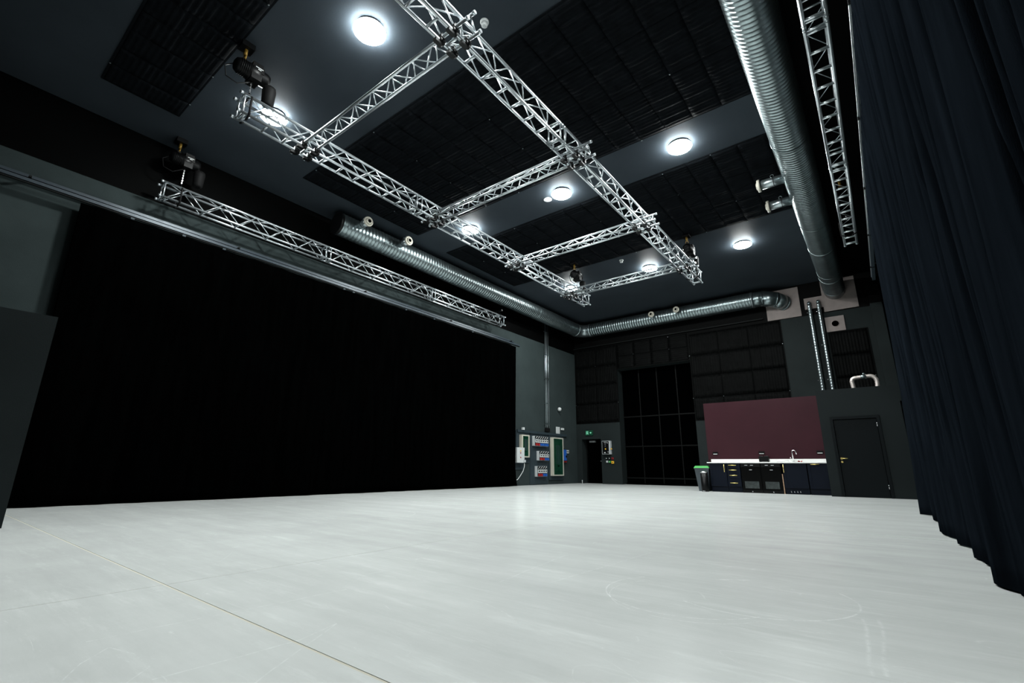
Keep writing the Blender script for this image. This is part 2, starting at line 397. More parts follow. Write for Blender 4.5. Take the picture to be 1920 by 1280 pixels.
def quilt(label, loc, U, V, N, us, vs, m, along='u', group=None, fix=True, seed=0):
    """blanket of stitched panels: U,V in-plane unit vectors, N outwards; us, vs seam positions"""
    U, V, N = Vector(U), Vector(V), Vector(N); o = Vector(loc) + N*0.004
    t = thing('acoustic_quilt', loc, label, 'acoustic quilt', group)
    # backing sheet a little larger than the panels
    mb = MB(); a = o + U*(us[0]-0.03) + V*(vs[0]-0.03); b = o + U*(us[-1]+0.03) + V*(vs[-1]+0.03)
    c2 = o + U*(us[-1]+0.03) + V*(vs[0]-0.03); c4 = o + U*(us[0]-0.03) + V*(vs[-1]+0.03)
    mb.prism([a, c2, b, c4], N*0.02).build('backing_sheet', m, t)
    cache = {}; R = Matrix((U, V, N)).transposed()
    for i in range(len(us)-1):
        for j in range(len(vs)-1):
            w = us[i+1]-us[i]-0.005; h = vs[j+1]-vs[j]-0.008; var = random.randrange(3)
            k = (round(w, 3), round(h, 3), var)
            if k not in cache:
                cache[k] = quilt_mesh(w, h, seed+var*7+len(cache)); cache[k].materials.append(m)
            p = bpy.data.objects.new('quilt_panel', cache[k]); COL.objects.link(p)
            p.rotation_mode = 'QUATERNION'; p.rotation_quaternion = R.to_quaternion()
            place(p, o + U*(us[i]+us[i+1])/2 + V*(vs[j]+vs[j+1])/2 + N*0.018, t)
    if fix:
        for i, u in enumerate(us[1:-1:2]):
            for v in vs:
                if random.random() < 0.55:
                    p = o + U*u + V*(v + random.uniform(-0.03, 0.03)) + N*0.03
                    MB().cyl(p, p+N*0.012, 0.016, 0.010, n=8).build('fixing_stud', M_galv_plain, t)
    return t
def lin(a, b, n): return [a+(b-a)*i/n for i in range(n+1)]
Zq = ZC
quilt('black ribbed acoustic quilt on the ceiling nearest the top left corner', (0, 0, Zq), (1, 0, 0), (0, -1, 0), (0, 0, -1), lin(-10.2, -0.9, 17), [-2.13, -0.95], M_quilt, seed=1)
quilt('wide black ribbed ceiling quilt above the first two crossbars of the grid', (0, 0, Zq), (1, 0, 0), (0, -1, 0), (0, 0, -1), lin(-10.18, -0.9, 17), [-8.42, -7.1, -5.97, -4.8], M_quilt, seed=20)
quilt('black ribbed ceiling quilt behind the middle row of round lamps', (0, 0, Zq), (1, 0, 0), (0, -1, 0), (0, 0, -1), lin(-10.35, -0.95, 17), [-13.45, -12.2, -11.0, -9.85], M_quilt, seed=40)
# wall quilts: ribs run vertically, so the rib direction is V = x
def wall_quilt(label, x0, x1, zs, nx, seed):
    return quilt(label, (0, YB, 0), (0, 0, 1), (-1, 0, 0), (0, -1, 0), zs, lin(-x1, -x0, nx), M_quilt_wall, seed=seed)
wall_quilt('black ribbed acoustic quilt on the back wall above the green exit sign', -11.44, -9.27, [2.74, 3.6, 4.5, 5.4, 6.3], 2, 60)
quilt('narrow black quilt across the back wall over the tall loading door', (0, YB, 0), (1, 0, 0), (0, 0, 1), (0, -1, 0), lin(-9.22, -5.93, 4), [5.155, 5.72, 6.3], M_quilt_wall, seed=80)
wall_quilt('black ribbed acoustic quilt on the back wall above the burgundy kitchen wall', -5.87, -2.42, [2.62, 3.5, 4.4, 5.3, 6.22], 3, 90)
wall_quilt('black ribbed acoustic quilt behind the bent silver hose and plant room', -0.92, 0.18, [2.9, 3.8, 4.6, 5.46], 1, 110)

# ------------------------------------------------------------ trusses
def box_truss(name, label, x, z, y0, y1, w, h, pitch, bot_step, group, joints, topr=0.0105):
    """rectangular truss along Y; x,z = left bottom chord centre"""
    t = thing(name, (x+w/2, y0, z), label, 'truss', group)
    cs = [(x, z), (x+w, z), (x, z+h), (x+w, z+h)]; cr = 0.025; br = 0.0105
    ends = [y0] + joints + [y1]
    for a, b in zip(ends, ends[1:]):
        for cx, cz in cs:
            strut('chord', (cx, a+0.012, cz), (cx, b-0.012, cz), cr, M_alu, t, n=12)
        for yy in (a+0.07, b-0.07):          # end frames
            for (p, q) in ((0, 1), (2, 3), (0, 2), (1, 3)):
                strut('end_frame', (cs[p][0], yy, cs[p][1]), (cs[q][0], yy, cs[q][1]), 0.014, M_alu, t)
        n = max(2, int(round((b-a-0.24)/(pitch/2)))); st = (b-a-0.24)/n; s0 = a+0.12
        for i in range(n):
            p, q = s0+i*st, s0+(i+1)*st; up = (i % 2 == 0)
            for side in (0, 1):
                zb, zt = (z, z+h) if up else (z+h, z)
                strut('brace', (cs[side][0], p, zb), (cs[side][0], q, zt), br, M_alu, t)
            xb, xt = (x+w, x) if up else (x, x+w)
            strut('brace', (xb, p, z+h), (xt, q, z+h), topr, M_alu, t)
        k = s0
        i = 0
        while k < b-0.1:
            if i % bot_step == 0: strut('rung', (x, k, z-0.002), (x+w, k, z-0.002), 0.021, M_alu, t)
            k += st; i += 1
    for yj in joints:
        for cx, cz in cs:
            MB().lathe((cx, yj-0.06, cz), (0, 1, 0), [(0, .018), (.005, .027), (.055, .020), (.065, .020), (.115, .027), (.12, .018)], n=12).build('coupler', M_galv_plain, t)
            MB().cyl((cx-0.035, yj-0.035, cz), (cx+0.035, yj-0.035, cz), 0.006, n=6).build('locking_pin', M_chrome, t)
    for cx, cz in cs:
        for yy in (y0, y1):
            MB().cyl((cx, yy-0.01, cz), (cx, yy+0.03, cz), 0.028, n=12).build('chord_end', M_alu, t)
    return t
TW, TH = 0.24, 0.34
LX = -11.14
box_truss('box_truss', 'long aluminium box truss hanging along the left wall above the black curtain', LX, 6.02, 2.26, 13.60, 0.225, 0.33, 0.72, 2, 'overhead trusses running front to back', [6.05, 9.85])
box_truss('box_truss', 'aluminium box truss forming the left rail of the ceiling grid, nearest the left duct', -7.53, 6.16, 2.24, 13.78, TW, TH, 0.73, 1, 'overhead trusses running front to back', [6.02, 9.85])
box_truss('box_truss', 'aluminium box truss, right rail of the ceiling grid, running off the top edge', -3.83, 6.16, 1.9, 14.02, TW, TH, 0.73, 1, 'overhead trusses running front to back', [6.02, 9.85])
box_truss('box_truss', 'aluminium ladder-like truss between the right duct and the right curtain', 0.02, 6.10, 1.9, 13.52, TW, TH, 0.73, 1, 'overhead trusses running front to back', [5.97, 9.62], 0.006)

def tri_truss(label, y, x0, x1, z):
    """triangular truss along X, apex up"""
    w, h, pitch = 0.24, 0.20, 0.46
    t = thing('cross_truss', ((x0+x1)/2, y, z), label, 'truss', 'crossbars of the ceiling grid')
    c = [(y-w/2, z), (y+w/2, z), (y, z+h)]
    for cy, cz in c: strut('chord', (x0, cy, cz), (x1, cy, cz), 0.024, M_alu, t, n=12)
    for cy, cz in c:
        for xx in (x0, x1): MB().cyl((xx-0.01, cy, cz), (xx+0.03, cy, cz), 0.028, n=10).build('chord_end', M_alu, t)
    n = int(round((x1-x0-0.2)/(pitch/2))); st = (x1-x0-0.2)/n
    for i in range(n):
        p, q = x0+0.1+i*st, x0+0.1+(i+1)*st
        for a, b in ((0, 1), (0, 2), (1, 2)):
            A, Bc = (c[a], c[b]) if i % 2 == 0 else (c[b], c[a])
            strut('brace', (p, A[0], A[1]), (q, Bc[0], Bc[1]), 0.0095, M_alu, t)
    for xx in (x0+0.06, x1-0.06):
        for a, b in ((0, 1), (0, 2), (1, 2)):
            strut('end_frame', (xx, c[a][0], c[a][1]), (xx, c[b][0], c[b][1]), 0.012, M_alu, t)
    return t
CR = [(3.46, 'aluminium crossbar truss of the ceiling grid nearest the camera'), (6.60, 'second aluminium crossbar truss of the ceiling grid, counted from the camera'), (9.74, 'third aluminium crossbar truss of the ceiling grid, counted from the camera'), (12.70, 'aluminium crossbar truss of the ceiling grid farthest from the camera')]
for y, l in CR:
    tri_truss(l, y, -7.72, -3.36, 6.212)
    # black half-couplers clamping the crossbar to the rails
    for xm, nm in ((-7.53, 'left'), (-7.29, 'left'), (-3.83, 'right'), (-3.59, 'right')):
        for dy in (-0.12, 0.12):
            where = {3.46: 'nearest', 6.60: 'second', 9.74: 'third', 12.70: 'farthest'}[y]
            t = thing('pipe_clamp', (xm, y+dy, 6.16), f'black clamp on the {nm} grid rail at the {where} crossbar, {"left" if xm in (-7.53, -3.83) else "right"} chord, {"front" if dy < 0 else "rear"} one', 'clamp', f'black clamps of the {where} crossbar on the {nm} grid rail')
            MB().lathe((xm, y+dy-0.045, 6.16), (0, 1, 0), [(0, .026), (0, .050), (.09, .050), (.09, .026)], n=12).build('lower_collar', M_black, t)
            MB().lathe((xm-0.05, y+dy, 6.212), (1, 0, 0), [(0, .025), (0, .046), (.10, .046), (.10, .025)], n=12).build('upper_collar', M_black, t)
            B(xm-0.03, y+dy-0.11, 6.085, xm+0.03, y+dy+0.01, 6.13).build('hinge_bolt', M_black, t, 0.006)

# ------------------------------------------------------------ chain hoists
def hoist(x, y, ztop_truss, label, tilt=0.0):
    t = thing('chain_hoist', (x, y, ztop_truss), label, 'hoist', 'black electric chain hoists above the trusses')
    zc = 7.04
    # motor: rounded housing with end caps and cooling fins, lying along Y
    mb = MB().lathe((x, y-0.30, zc), (0, 1, 0), [(0, .05), (.02, .10), (.06, .125), (.20, .13), (.22, .145), (.36, .145), (.38, .13), (.50, .125), (.55, .10), (.57, .04)], n=16)
    mb.build('motor_housing', M_black, t)
    for k in range(6):
        MB().lathe((x, y-0.22+k*0.028, zc), (0, 1, 0), [(0, .138), (.008, .138)], n=16).build('cooling_fin', M_black, t)
    B(x-0.12, y-0.06, zc-0.17, x+0.13, y+0.10, zc+0.15).build('gearbox', M_black, t, 0.03)
    B(x+0.128, y-0.04, zc-0.02, x+0.140, y+0.12, zc+0.10).build('control_box', M_black, t, 0.004)
    # white label strips on the housing
    B(x+0.1405, y-0.02, zc+0.05, x+0.1425, y+0.10, zc+0.064).build('label_strip', M_white, t)
    B(x+0.1405, y+0.02, zc+0.02, x+0.1425, y+0.07, zc+0.036).build('label_strip', M_white, t)
    # suspension: yellow zinc hook and beam clamp up to the ceiling
    mb = MB(); pts = [(x+0.0+0.04*math.sin(a), y-0.16, zc+0.20+0.04*math.cos(a)) for a in [i*2*PI/10 for i in range(11)]]
    mb.loft(pts, 0.014, n=6).build('top_hook', M_zinc, t)
    MB().cyl((x, y-0.16, zc+0.24), (x, y-0.16, zc+0.38), 0.028, n=10).build('swivel', M_zinc, t)
    B(x-0.10, y-0.26, 7.40, x+0.10, y-0.06, 7.50).build('ceiling_bracket', M_black, t, 0.01)
    B(x-0.03, y-0.19, zc+0.11, x+0.03, y-0.13, zc+0.17).build('lug', M_black, t, 0.008)
    # load chain of alternating links down to the sling hook
    z = zc-0.17; i = 0; zend = ztop_truss+0.13
    links = MB()
    while z > zend:
        if i % 2: links.box(x-0.004, y-0.012, z-0.034, x+0.004, y+0.012, z)
        else: links.box(x-0.012, y-0.004, z-0.034, x+0.012, y+0.004, z)
        z -= 0.030; i += 1
    c = links.build('load_chain', M_chrome, t); c['kind'] = 'stuff'
    hook = [(x, y, zend+0.02), (x, y, zend-0.03), (x+0.025, y, zend-0.05), (x+0.03, y, zend-0.08), (x, y, zend-0.105), (x-0.03, y, zend-0.085)]
    MB().loft(hook, [0.016, 0.014, 0.012, 0.012, 0.010, 0.006], n=8).build('load_hook', M_chrome, t)
    # black round sling wrapped round the truss
    w = 0.155; zt = ztop_truss
    for s in (-1, 1):
        MB().loft([(x, y, zend-0.09), (x+s*0.08, y, zt+0.03), (x+s*w, y, zt-0.02), (x+s*w, y, zt-0.36), (x+s*0.05, y, zt-0.40)], 0.017, n=8).build('round_sling', M_blackrub, t)
    # chain bag and cables
    bag = MB().lathe((x+0.06, y+0.27, zc-0.50), (0, 0, 1), [(0, .06), (.03, .095), (.30, .11), (.36, .10)], n=12)
    bag.build('chain_bag', M_blackrub, t)
    MB().loft([(x+0.06, y+0.27, zc-0.14), (x+0.05, y+0.20, zc-0.04), (x, y+0.10, zc-0.08)], 0.02, n=6).build('bag_strap', M_blackrub, t)
    MB().loft([(x, y-0.28, zc), (x-0.05, y-0.40, zc-0.10), (x-0.05, y-0.36, zc-0.28), (x, y-0.20, zc-0.34), (x+0.02, y-0.05, zc-0.22), (x, y+0.02, zc-0.15)], 0.009, n=6).build('power_cable', M_blackrub, t)
    return t
hoist(-7.41, 2.40, 6.50, 'black chain hoist over the near end of the left grid rail')
hoist(-7.41, 13.15, 6.50, 'black chain hoist over the far end of the left grid rail')
hoist(-3.71, 13.45, 6.50, 'black chain hoist over the far end of the right grid rail')
hoist(-11.03, 2.62, 6.35, 'black chain hoist over the near end of the truss along the left wall')
t = thing('truss_bracket', (XL, 13.28, 6.5), 'black wall bracket carrying the far end of the truss along the left wall', 'bracket')
B(XL, 13.18, 6.30, XL+0.02, 13.38, 6.70).build('wall_plate', M_black, t, 0.004)
B(XL+0.02, 13.25, 6.50, -10.80, 13.31, 6.56).build('arm', M_black, t, 0.004)
MB().loft([(XL+0.03, 13.28, 6.34), (-11.20, 13.28, 6.50)], 0.02, n=6).build('diagonal_stay', M_black, t)
MB().loft([(-11.03, 13.28, 6.52), (-11.20, 13.28, 6.37), (-11.20, 13.28, 5.99), (-11.03, 13.28, 5.97), (-10.86, 13.28, 5.99), (-10.86, 13.28, 6.37), (-11.03, 13.28, 6.52)], 0.015, n=8).build('round_sling', M_blackrub, t)
hoist(0.14, 12.8, 6.44, 'black chain hoist in the dark above the truss beside the right curtain')
hoist(-3.71, 2.2, 6.50, 'black chain hoist over the near end of the right grid rail, past the top edge')

# ------------------------------------------------------------ ceiling lamps
names = {-8.65: 'left', -5.5: 'middle', -2.5: 'right'}; rnm = {-2.5: 'behind the viewpoint', 3.3: 'in the nearest row', 9.1: 'in the middle row', 14.9: 'in the farthest row'}
for y in (3.3, 9.1, 14.9):
    for x in (-8.65, -5.5, -2.5):
        t = thing('ceiling_lamp', (x, y, ZC), f'bright round white ceiling lamp, {names[x]} one {rnm[y]}', 'lamp', 'round ceiling lamps')
        MB().lathe((x, y, ZC), (0, 0, -1), [(0, .10), (.03, .12), (.035, .235), (.07, .24)], n=32).build('lamp_housing', M_grey_pl, t)
        MB().lathe((x, y, ZC-0.068), (0, 0, -1), [(0, .248), (.012, .248), (.022, .235), (.032, .16), (.036, .02)], n=32).build('diffuser', M_lamp, t)

# smoke detectors and a blank cover on the ceiling
for x, y, l in ((-3.96, 4.33, 'white smoke detector on the ceiling beside the top of the right grid rail'), (-6.05, 13.8, 'white smoke detector on the ceiling behind the farthest crossbar')):
    t = thing('smoke_detector', (x, y, ZC), l, 'smoke detector')
    MB().lathe((x, y, ZC), (0, 0, -1), [(0, .070), (.022, .070), (.028, .045)], n=20).build('mounting_base', M_white, t)
    MB().lathe((x, y, ZC-0.028), (0, 0, -1), [(0, .035), (.03, .048), (.055, .048), (.065, .03)], n=20).build('sensor_head', M_white, t)
t = MB().lathe((-5.98, 9.19, ZC), (0, 0, -1), [(0, .105), (.008, .11), (.014, .10)], n=24).build('cover_plate', M_white)
tag(t, 'flat white round cover plate on the ceiling beside the central lamp', 'cover plate')

# ------------------------------------------------------------ ventilation ducts
def ribbed(mb, p0, p1, r, pitch=0.11, n=28, ridge=0.007):
    p0, p1 = Vector(p0), Vector(p1); L = (p1-p0).length; k = int(L/pitch); prof = [(0, r)]
    for i in range(k):
        a = (i+0.5)*L/k
        prof += [(a-0.016, r), (a-0.006, r+ridge), (a+0.006, r+ridge), (a+0.016, r)]
    prof.append((L, r)); mb.lathe(p0, p1-p0, prof, n=n); return mb
def arc(c, a, b, t0, t1, R, n=8):
    c, a, b = Vector(c), Vector(a), Vector(b)
    return [c + a*R*math.cos(t0+(t1-t0)*i/n) + b*R*math.sin(t0+(t1-t0)*i/n) for i in range(n+1)]
def nozzle(parent, base, d, r=0.10, L=0.42):
    """round supply nozzle with cream flared rim, damper ring and handle"""
    base, d = Vector(base), Vector(d).normalized()
    nz = MB().lathe(base, d, [(0, r), (L, r)], n=20).build('nozzle', M_galv_plain, parent)
    e = base + d*L
    MB().lathe(e-d*0.01, d, [(0, r*0.98), (0.0, r*1.32), (0.02, r*1.38), (0.06, r*1.30), (0.055, r*0.95), (0.035, r*0.85)], n=24).build('flared_rim', M_cream, nz)
    MB().lathe(e+d*0.026, d, [(0, r*0.86), (0.030, r*0.82), (0.040, r*0.78), (0.052, r*0.60)], n=24).build('jet_cone', M_cream, nz)
    MB().lathe(e+d*0.076, d, [(0, r*0.50), (0.006, r*0.50)], n=16).build('jet_opening', M_dock, nz)
    MB().lathe(base+d*L*0.45, d, [(0, r), (0, r*1.06), (0.012, r*1.06), (0.012, r)], n=20).build('clamp_ring', M_black, nz)
    up = Vector((0, 0, 1)); c = base + d*L*0.50 + up*(r+0.045)
    s = d
    pts = [c + (s*math.cos(a) + up*math.sin(a))*0.035 for a in [i*2*PI/10 for i in range(11)]]
    MB().loft(pts, 0.006, n=6).build('damper_handle', M_galv_plain, nz)
    return nz
# left duct that turns along the back wall
DR = 0.305
lx, bz, by = -10.80, 7.06, 19.37
t = thing('ventilation_duct', (lx, 6.15, bz), 'galvanised spiral duct from the left wall turning along the back wall', 'duct')
ribbed(MB(), (lx, 6.15, bz), (lx, by-0.52, bz), DR).build('duct_pipe', M_galv, t)
MB().lathe((lx, 6.10, bz), (0, 1, 0), [(0, DR-0.02), (0, DR+0.006), (.07, DR+0.006)], n=28).build('end_cap', M_black, t)
mb = MB(); ap = arc((lx+0.45, by-0.45, bz), (-1, 0, 0), (0, 1, 0), 0, PI/2, 0.45, 5)
mb.loft([(lx, by-0.54, bz)] + ap + [(lx+0.54, by, bz)], DR, n=28).build('elbow', M_galv_plain, t)
ribbed(MB(), (lx+0.52, by, bz), (-3.12, by, bz), DR).build('duct_pipe', M_galv, t)
for p, ax in (((lx, by-0.60, bz), (0, 1, 0)), ((lx+0.50, by, bz), (1, 0, 0)), ((-3.20, by, bz), (1, 0, 0))):
    MB().lathe(p, ax, [(0, DR), (0, DR+0.012), (.09, DR+0.012), (.09, DR)], n=28).build('coupling_band', M_galv_plain, t)
gp = [Vector(p) for p in ((-3.14, by, bz), (-2.80, by, bz-0.01), (-2.40, by+0.17, bz-0.10), (-2.20, by+0.50, bz-0.17))]
for a, b in zip(gp, gp[1:]):
    dd = (b-a).normalized()
    MB().cyl(a-dd*0.06, b+dd*0.06, DR*0.97, n=28).build('elbow_segment', M_galv, t)
    MB().lathe(b-dd*0.01, dd, [(0, DR*0.9), (0, DR*1.0), (0.03, DR*1.0), (0.03, DR*0.9)], n=28).build('elbow_seam', M_galv, t)
for y in (6.62, 8.02): nozzle(t, (lx+0.27, y, bz+0.03), (1, 0, 0), 0.10, 0.42)
for x in (-7.02, -5.95): nozzle(t, (x, by-0.27, bz+0.03), (0, -1, 0), 0.095, 0.28)
# right duct
rx, rz, RR = -0.53, 7.0, 0.325
t2 = thing('ventilation_duct', (rx, -4.0, rz), 'large galvanised spiral duct running the length of the room at upper right', 'duct')
ribbed(MB(), (rx, -4.3, rz), (rx, 19.45, rz), RR, pitch=0.085).build('duct_pipe', M_galv, t2)
MB().lathe((rx, 19.40, rz), (0, 1, 0), [(0, RR), (0, RR+0.012), (.08, RR+0.012), (.08, RR), (.55, RR)], n=28).build('wall_collar', M_galv_plain, t2)
for y in (15.3, 18.0):
    MB().lathe((rx, y, rz), (0, 1, 0), [(0, RR), (0, RR+0.012), (.08, RR+0.012), (.08, RR)], n=28).build('coupling_band', M_galv, t2)
for y in (10.95, 12.05): nozzle(t2, (rx-0.27, y, rz-0.02), (-1, 0, 0), 0.105, 0.52)
for y in (1.5, 5.5, 9.5, 13.5, 17.5):
    MB().loft([(rx, y, ZC)] + [(rx + RR*1.03*math.sin(a), y, rz + RR*1.03*math.cos(a)) for a in [i*2*PI/20 for i in range(21)]], 0.008, n=5).build('hanger_strap', M_galv, t2)
for y in (7.5, 11.5, 15.5):
    MB().loft([(lx, y, ZC)] + [(lx + DR*1.04*math.sin(a), y, bz + DR*1.04*math.cos(a)) for a in [i*2*PI/20 for i in range(21)]], 0.008, n=5).build('hanger_strap', M_galv, t)

# bare plasterboard patches round the wall penetrations
o = B(-2.80, YB-0.045, 6.26, -1.66, YB, 7.42).build('wall_patch', M_plaster, None, 0.006); tag(o, 'bare square plasterboard patch where the back wall duct enters', 'wall patch')
pts = [(-0.94, 6.27), (0.09, 6.28), (0.09, 7.44), (-0.94, 7.44), (-0.94, 6.90), (-1.52, 6.90), (-1.52, 6.47), (-0.94, 6.47)]
o = MB().prism([(x, YB-0.045, z) for x, z in pts], (0, 0.045, 0)).build('wall_patch', M_plaster); tag(o, 'stepped bare plasterboard patch where the large right duct enters the wall', 'wall patch')
t = thing('wall_patch', (-0.68, YB, 5.78), 'small square plasterboard patch with a round dark hole', 'wall patch')
B(-0.97, YB-0.04, 5.50, -0.40, YB, 6.05).build('patch_board', M_plaster, t, 0.004)
MB().lathe((-0.68, YB-0.042, 5.78), (0, -1, 0), [(0, .125), (.004, .125), (.004, .10)], n=24).build('hole_rim', M_plaster, t)
MB().lathe((-0.68, YB-0.0465, 5.78), (0, -1, 0), [(0, .105), (.002, .105)], n=24).build('hole', M_dock, t)
# two drop pipes
for k, x in enumerate((-1.37, -1.08)):
    t = thing('drop_pipe', (x, YB-0.16, 2.86), ['left', 'right'][k] + ' one of two thin galvanised pipes dropping to the plant room roof', 'pipe', 'galvanised drop pipes')
    yy = YB-0.16
    mb = MB(); pr_ = [(x, YB-0.003, 6.70), (x, YB-0.08, 6.70), (x, yy+0.02, 6.67), (x, yy, 6.60)]
    mb.loft(pr_, 0.062, n=14).build('elbow', M_galv, t)
    ribbed(MB(), (x, yy, 6.60), (x, yy, 2.86), 0.060, pitch=0.10, n=14, ridge=0.003).build('pipe_run', M_galv_plain, t)
    MB().lathe((x, yy, 3.30), (0, 0, 1), [(0, .062), (0, .072), (.05, .072), (.05, .062)], n=14).build('pipe_sleeve', M_galv_plain, t)
    for z in (6.28, 5.02, 3.75):
        MB().lathe((x, yy, z), (0, 0, 1), [(0, .062), (0, .070), (.035, .070), (.035, .062)], n=14).build('pipe_bracket', M_galv, t)
        MB().cyl((x, yy, z+0.018), (x, YB-0.003, z+0.018), 0.010, n=6).build('bracket_rod', M_chrome, t)
        MB().cyl((x-0.11, yy, z+0.018), (x-0.06, yy, z+0.018), 0.010, n=6).build('bracket_bolt', M_chrome, t)

# silver flexible hose on the plant-room roof
t = thing('flexible_hose', (-0.15, 16.5, BZ), 'silver foil hose bent in an arch on the plant room roof', 'hose')
pts = [(-0.40, 16.5, BZ), (-0.41, 16.5, 3.02), (-0.42, 16.5, 3.14)] + arc((-0.33, 16.5, 3.15), (-1, 0, 0), (0, 0, 1), 0, PI/2, 0.09, 4)[1:] + [(-0.2, 16.5, 3.25), (-0.08, 16.5, 3.26)] + arc((-0.02, 16.5, 3.10), (1, 0, 0), (0, 0, 1), PI/2, 0, 0.17, 5)[1:] + [(0.15, 16.5, 3.02), (0.13, 16.5, BZ)]
P = []; R = []
for a, b in zip(pts, pts[1:]):
    a, b = Vector(a), Vector(b); n = max(1, int((b-a).length/0.03))
    for i in range(n): P.append(a+(b-a)*i/n); R.append(0.058 if len(R) % 2 else 0.050)
P.append(Vector(pts[-1])); R.append(0.055)
MB().loft(P, R, n=14).build('hose_tube', M_silverfoil, t)
MB().cyl((-0.12, 16.5, 3.31), (-0.12, 16.5, 3.36), 0.045, 0.03, n=10).build('hose_valve', M_galv, t)
MB().lathe((-0.20, 16.5, 3.25), (1, 0, 0), [(0, .05), (0, .064), (.13, .064), (.13, .05)], n=14).build('joint_sleeve', M_galv, t)

# ------------------------------------------------------------ curtain tracks and curtains
def track(name, x, y0, y1, z, label, group=None):
    t = thing(name, (x, y0, z), label, 'curtain track', group)
    B(x-0.03, y0, z, x+0.03, y1, z+0.055).build('rail', M_trackbl, t, 0.006)
    B(x-0.02, y0, z-0.03, x+0.012, y1, z-0.002).build('lower_channel', M_shadowgap, t)
    return t
track('curtain_track', -11.22, YF, 14.95, 5.50, 'steel curtain track above the left black curtain, the lower of two')
track('curtain_track', -11.38, YF, 14.75, 5.64, 'dark upper track on the left wall behind the lower one')
tr = bpy.data.objects['curtain_track']
for y in (-3, 0.5, 4.0, 7.5, 11.0, 14.4):
    B(XL, y-0.02, 5.59, -11.19, y+0.02, 5.62).build('wall_bracket', M_black, tr)
for y in (2.0, 2.9, 3.7, 6.8, 7.1, 9.0, 10.2, 12.1):
    B(-11.24, y-0.03, 5.44, -11.20, y+0.03, 5.475).build('runner', M_bluegrey, tr, 0.004)

# left black curtain
rnd = random.Random(3)
def left_fn(u, v):
    # u along y, v along height
    y = 1.30 + u*13.45 + (-0.08 if u < 0.02 else 0)*v
    z = 0.012 + v*5.44
    f = math.sin(y*9.0 + 0.6*math.sin(y*2.1)) * 0.022 + math.sin(y*4.1+1.0)*0.018 + math.sin(y*21+z*0.5)*0.006
    f *= (0.5 + 0.5*(1-v))
    if v < 0.05: f += 0.05*(1-v/0.05)*(0.4+0.6*math.sin(y*3.3+1.2*math.sin(y*5)))
    if u > 0.985 and v < 0.12: y += (1-v/0.12)*0.10
    return Vector((-11.24 + f, y, z))
lc = MB().grid(left_fn, 520, 28).build('stage_curtain', M_cloth)
tag(lc, 'wide flat black curtain covering most of the left wall', 'curtain', 'stage curtains')
sm = lc.modifiers.new('thick', 'SOLIDIFY'); sm.thickness = 0.006; sm.offset = 0

# right curtain: heavy deep folds
hem = [(-4.4, .50), (-3.0, .42), (-1.5, .52), (0.0, .46), (1.2, .53), (2.4, .44), (3.3, .52), (4.2, .51), (4.4, .455), (5.1, .54), (5.64, .485), (6.1, .53), (6.53, .45), (6.86, .475), (7.59, .405), (9.1, .51), (9.25, .45), (10.2, .49), (10.43, .33)]
def interp(y):
    for (a, p), (b, q) in zip(hem, hem[1:]):
        if y <= b:
            k = (y-a)/(b-a); k = k*k*(3-2*k); return p+(q-p)*k
    return hem[-1][1]
nse = [(rnd.uniform(1.5, 13), rnd.uniform(0, 6.28), rnd.uniform(0.25, 1)) for _ in range(14)]
valleys = []
yv = -4.4
while yv < 10.3:
    yv += rnd.choice((0.10, 0.16, 0.22, 0.34, 0.5)) * rnd.uniform(0.8, 1.2)
    valleys.append((yv, rnd.uniform(0.015, 0.042), rnd.uniform(0.05, 0.15), rnd.uniform(-0.05, 0.05), rnd.uniform(0, 6.28), rnd.uniform(-0.4, 1.0), rnd.uniform(2.5, 6)))
def right_fn(u, v):
    y = -4.4 + u*14.83; z = 0.012 + v*5.33
    base = interp(y)*(1-v)**1.5 + (0.455)*(1-(1-v)**1.5)
    f = 0
    for c, w, dp, dr, ph, zlo, zhi in valleys:
        d = y - (c + dr*(z-2.5) + 0.025*math.sin(z*1.1+ph))
        if abs(d) < w*4:
            k = max(0.0, min(1.0, (z-zlo)/1.2)) * max(0.0, min(1.0, (zhi+1.5-z)/1.5))
            f += dp*math.exp(-(d/w)**2)*k
    g = 0
    for fr, ph, am in nse[:6]: g += math.sin(y*fr*0.8 + ph + 0.15*z*math.sin(ph))*am
    x = base - 0.015 + min(f, 0.15) + 0.012*g + 0.004*math.sin(y*38+2*math.sin(z*1.3+y)) + 0.005*math.sin(y*21+1.5*math.sin(z*.9))
    x = min(x, 0.68)
    if v > 0.97: x = 0.462 + (x-0.462)*0.6
    return Vector((x, y, z))
rc = MB().grid(right_fn, 1500, 36).build('stage_curtain', M_navy)
tag(rc, 'tall heavily folded dark navy curtain along the right side, close to the camera', 'curtain', 'stage curtains')
sm = rc.modifiers.new('thick', 'SOLIDIFY'); sm.thickness = 0.006; sm.offset = 0
t = thing('curtain_track', (0.465, YF, 5.37), 'thin steel track carrying the right hand curtain', 'curtain track')
B(0.435, YF, 5.36, 0.50, 14.4, 5.43).build('rail', M_trackbl, t, 0.006)
MB().cyl((0.425, YF, 5.39), (0.425, 14.2, 5.39), 0.008, n=8).build('edge_tube', M_alu, t)
for y in (1.0, 3.05, 5.1, 7.2, 9.3, 11.4, 13.4):
    B(0.415, y-0.02, 5.355, 0.505, y+0.02, 5.44).build('splice_clip', M_black, t)
    B(0.46, y-0.015, 5.43, XR, y+0.015, 5.46).build('wall_bracket', M_black, t)
# blackout wing behind the track end
# ------------------------------------------------------------ left wall electrics
def lbox(y0, y1, z0, z1, d0, d1): return B(XL+d0, y0, z0, XL+d1, y1, z1)
